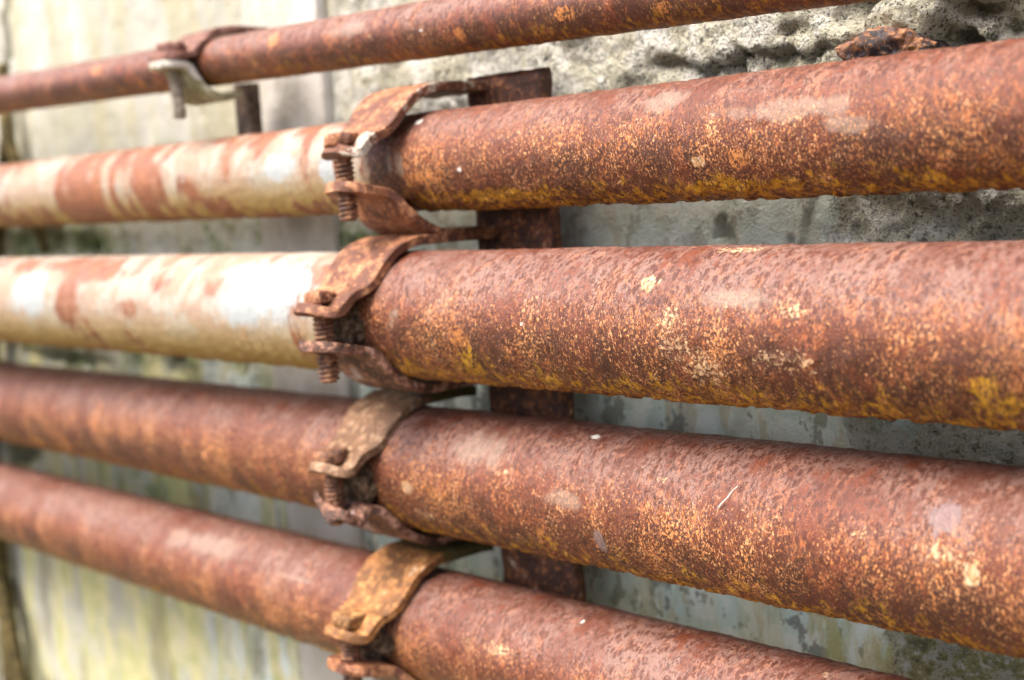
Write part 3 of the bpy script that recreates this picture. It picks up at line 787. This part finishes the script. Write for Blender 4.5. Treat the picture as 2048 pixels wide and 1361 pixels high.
def build_clamp(i, xn, width, up, lo, keys, bolt, label, ear_c, ear_r, seed, moss_shade=False, twist=0.0, dirt=True, paint_fn=None, lo_paint=None):
    xc = xn - width / 2
    ax = axis_at(i, xc)
    tail = 0.3255 - ax.y
    if i: up, lo = [[(tail, p[0][1] - 0.0004), (tail * 0.6 + 0.002, p[0][1])] + p for p in (up, lo)]
    root = empty('pipe_clamp', ax, label, 'pipe clamp', 'pipe clamps')
    for nm, path, key, sd, tw, pf in (('upper_strap', up, keys[0], seed, 0.0, paint_fn), ('lower_strap', lo, keys[1], seed + 20, twist, lo_paint)):
        V, F = strap_mesh(path, width, 0.0034 if i else 0.0028, ear_c, ear_r, 0.00024 if i else 0.00016, sd, tw)
        attrs = {'moss_shade': (sm(V[:, 1], -0.006, 0.008) if moss_shade else np.zeros(len(V))), 'paint': (pf(V) if pf else np.zeros(len(V)))}
        s_ = link_mesh(nm, V, F, get_mat(key), root, attrs)
        s_.data.set_sharp_from_angle(angle=R(40))
    by, br, z0, z1, pitch, bm, haf, hh, hz, hm, lean = bolt
    V, F = bolt_mesh(br, z0, z1, pitch, seed + 40)
    b = link_mesh('bolt', V, F, bm, root)
    b.location = (0, by, 0)
    b.rotation_euler = (R(lean[0]), R(lean[1]), 0)
    V, F = hex_mesh(haf, hh, seed + 50, 0.0004 if i else 0.0003, 0.2 + seed)
    h = link_mesh('bolt_head', V, F, hm, b)
    h.location = (0, 0, hz)
    if dirt:
        V, F = crumb_mesh(width * 0.36, 0.004, 0.0085, 0.35, 190, seed + 60)
        d = link_mesh('packed_dirt', V, F, dirt_mat, root)
        d.location = (-0.002, -PIPES[i][2] - 0.0005, -0.0015)
    return root

ear_paint = lambda V: 0.75 * sm(V[:, 1], -0.022, -0.028) * sm(V[:, 0], 0.001, 0.008) + 0.45 * (V[:, 0] > 0.0142)
white_edge = lambda V: 0.9 * sm(V[:, 0], 0.0078, 0.0094) * sm(V[:, 2], -0.012, -0.004) + 0.5 * sm(V[:, 2], -0.003, -0.0015)
build_clamp(0, -0.517, 0.027, UP0, LO0, ('mauve', 'white_green'), (-0.0160, 0.0031, -0.0225, 0.0035, 0.0018, bolt_grey, 0.0115, 0.0050, 0.0034, get_mat('mauve'), (0, -3)),
            'small clamp on the thin top pipe with a long grey threaded bolt hanging down', -0.0150, 0.0100, 101, False, 0.0, False, None, white_edge)
build_clamp(1, -0.379, 0.030, UP1, LO1, ('painted', 'brown'), (-0.0315, 0.0036, -0.0180, 0.0065, 0.0016, bolt_mat, 0.0105, 0.0042, 0.007, get_mat('brown'), (0, -2)),
            'topmost clamp on the flat bar, its upper ear still edged with white paint', -0.0250, 0.0112, 202, False, 0.0, False, ear_paint)
build_clamp(2, -0.378, 0.030, UP, LO, ('brown', 'dark'), (-0.0315, 0.0037, -0.0195, 0.0065, 0.0016, bolt_mat, 0.0105, 0.0040, 0.007, get_mat('brown'), (0, -3)),
            'plain reddish brown clamp round the middle pipe with a crumbling bolt head', -0.0270, 0.0117, 303)
build_clamp(3, -0.397, 0.030, UP, LO_BENT, ('greyish', 'dark'), (-0.0325, 0.0037, -0.0155, 0.0065, 0.0016, bolt_mat, 0.0100, 0.0045, 0.0068000000000000005, bolt_mat, (0, 2)),
            'clamp with a mossy grey-brown strap on the pipe second from the bottom', -0.0270, 0.0117, 404, True, 0.55)
build_clamp(4, -0.394, 0.031, UP_HIGH, LO, ('ochre', 'brown'), (-0.0320, 0.0037, -0.0185, 0.0065, 0.0016, bolt_mat, 0.0105, 0.0045, 0.007, head_ochre, (0, 1)),
            'bottommost clamp with a bright ochre yellow upper strap and ear', -0.0268, 0.0119, 505, True)

# ------------------------------------------------------------------ rusted stub in the wall
V, F = crumb_mesh(0.0125, 0.013, 0.0085, 0.26, 130, 7, 70, 100)
stub_mat = rust_metal_material('flaking_iron', (0.24, 0.105, 0.055), (0.50, 0.24, 0.11), (0.075, 0.065, 0.07), (0.40, 0.22, 0.03), 0.72, 31)
o = link_mesh('rusted_stub', V, F, stub_mat)
o.location = (-0.2255, 0.3375, 0.0245)
o.rotation_euler = (0, R(4), 0)
tag(o, 'flaking lump of rusted iron sticking out of the wall above the second pipe', 'iron stub')

# ------------------------------------------------------------------ dry stems on the wall, far left
def tube(pts, r0, r1, seed, n=10, step=0.004):
    p = np.array(pts, float)
    q = np.concatenate([[2 * p[0] - p[1]], p, [2 * p[-1] - p[-2]]])
    c = []
    for k in range(1, len(q) - 2):
        a, b, cc, d = q[k - 1], q[k], q[k + 1], q[k + 2]
        m = max(2, int(np.linalg.norm(cc - b) / step))
        for t in np.linspace(0, 1, m, endpoint=False):
            c.append(0.5 * (2 * b + (cc - a) * t + (2 * a - 5 * b + 4 * cc - d) * t * t + (3 * b - a - 3 * cc + d) * t ** 3))
    c.append(q[-2]); c = np.array(c)
    tg = np.gradient(c, axis=0); tg /= np.linalg.norm(tg, axis=1)[:, None]
    s = np.cross(tg, [0.3, 1, 0.2]); s /= np.linalg.norm(s, axis=1)[:, None]
    w = np.cross(tg, s)
    rr = np.linspace(r0, r1, len(c)) * (1 + 0.18 * fbm(c, 90, 2, seed))
    th = np.linspace(0, 2 * np.pi, n, endpoint=False)
    V = (c[:, None, :] + rr[:, None, None] * (np.cos(th)[None, :, None] * s[:, None, :] + np.sin(th)[None, :, None] * w[:, None, :])).reshape(-1, 3)
    F = [tuple(x) for x in grid_faces(len(c), n, True)]
    F.append(tuple(reversed(range(n))))
    F.append(tuple((len(c) - 1) * n + k for k in range(n)))
    return V, F
root = empty('dry_creeper', (-0.845, 0.338, 0.0), 'dark dry creeper stems climbing the wall at the far left edge', 'creeper')
stem_mat = plain_rough('old_bark', (0.055, 0.045, 0.018), (0.16, 0.12, 0.045), 160, 0.8, 0.002)
for k, (pts, r0, r1) in enumerate([
        ([(-0.085, 0.0, -0.50), (-0.064, -0.003, -0.31), (-0.068, -0.002, -0.23), (-0.052, -0.002, -0.12), (-0.02, -0.003, -0.04), (0.012, -0.003, 0.02), (0.021, -0.002, 0.055), (0.020, 0.0, 0.085)], 0.0085, 0.0035),
        ([(0.021, -0.002, 0.055), (0.030, -0.004, 0.035), (0.044, -0.003, 0.012), (0.055, -0.001, -0.025)], 0.0036, 0.003),
        ([(-0.068, -0.002, -0.23), (-0.050, -0.005, -0.28), (-0.036, -0.003, -0.36), (-0.03, 0.0, -0.48)], 0.004, 0.006)]):
    V, F = tube(pts, r0, r1, 5 + k)
    link_mesh('stem', V, F, stem_mat, root)

# ------------------------------------------------------------------ tiny bits caught on the pipes
fib_mat = plain_rough('pale_fibre', (0.62, 0.56, 0.48), (0.75, 0.70, 0.62), 900, 0.2, 0.0003)
def on_pipe(i, x, ph, lift):
    O, D, Yv, Zv, r = pipe_frame(i)
    return np.array(O + D * x + (r + lift) * (-Yv * math.cos(ph) + Zv * math.sin(ph)))
c = on_pipe(3, 0.1080, 0.45, 0.0005)
pts = [on_pipe(3, 0.1055, 0.36, 0.0005) - c, on_pipe(3, 0.1068, 0.43, 0.0007) - c, on_pipe(3, 0.1082, 0.50, 0.0008) - c, on_pipe(3, 0.1089, 0.58, 0.0007) - c, on_pipe(3, 0.1100, 0.66, 0.0005) - c]
V, F = tube(pts, 0.00022, 0.00010, 3, 6, 0.0006)
o = link_mesh('plant_fibre', V, F, fib_mat)
o.location = c
tag(o, 'tiny pale plant fibre stuck on the pipe second from the bottom', 'fibre')
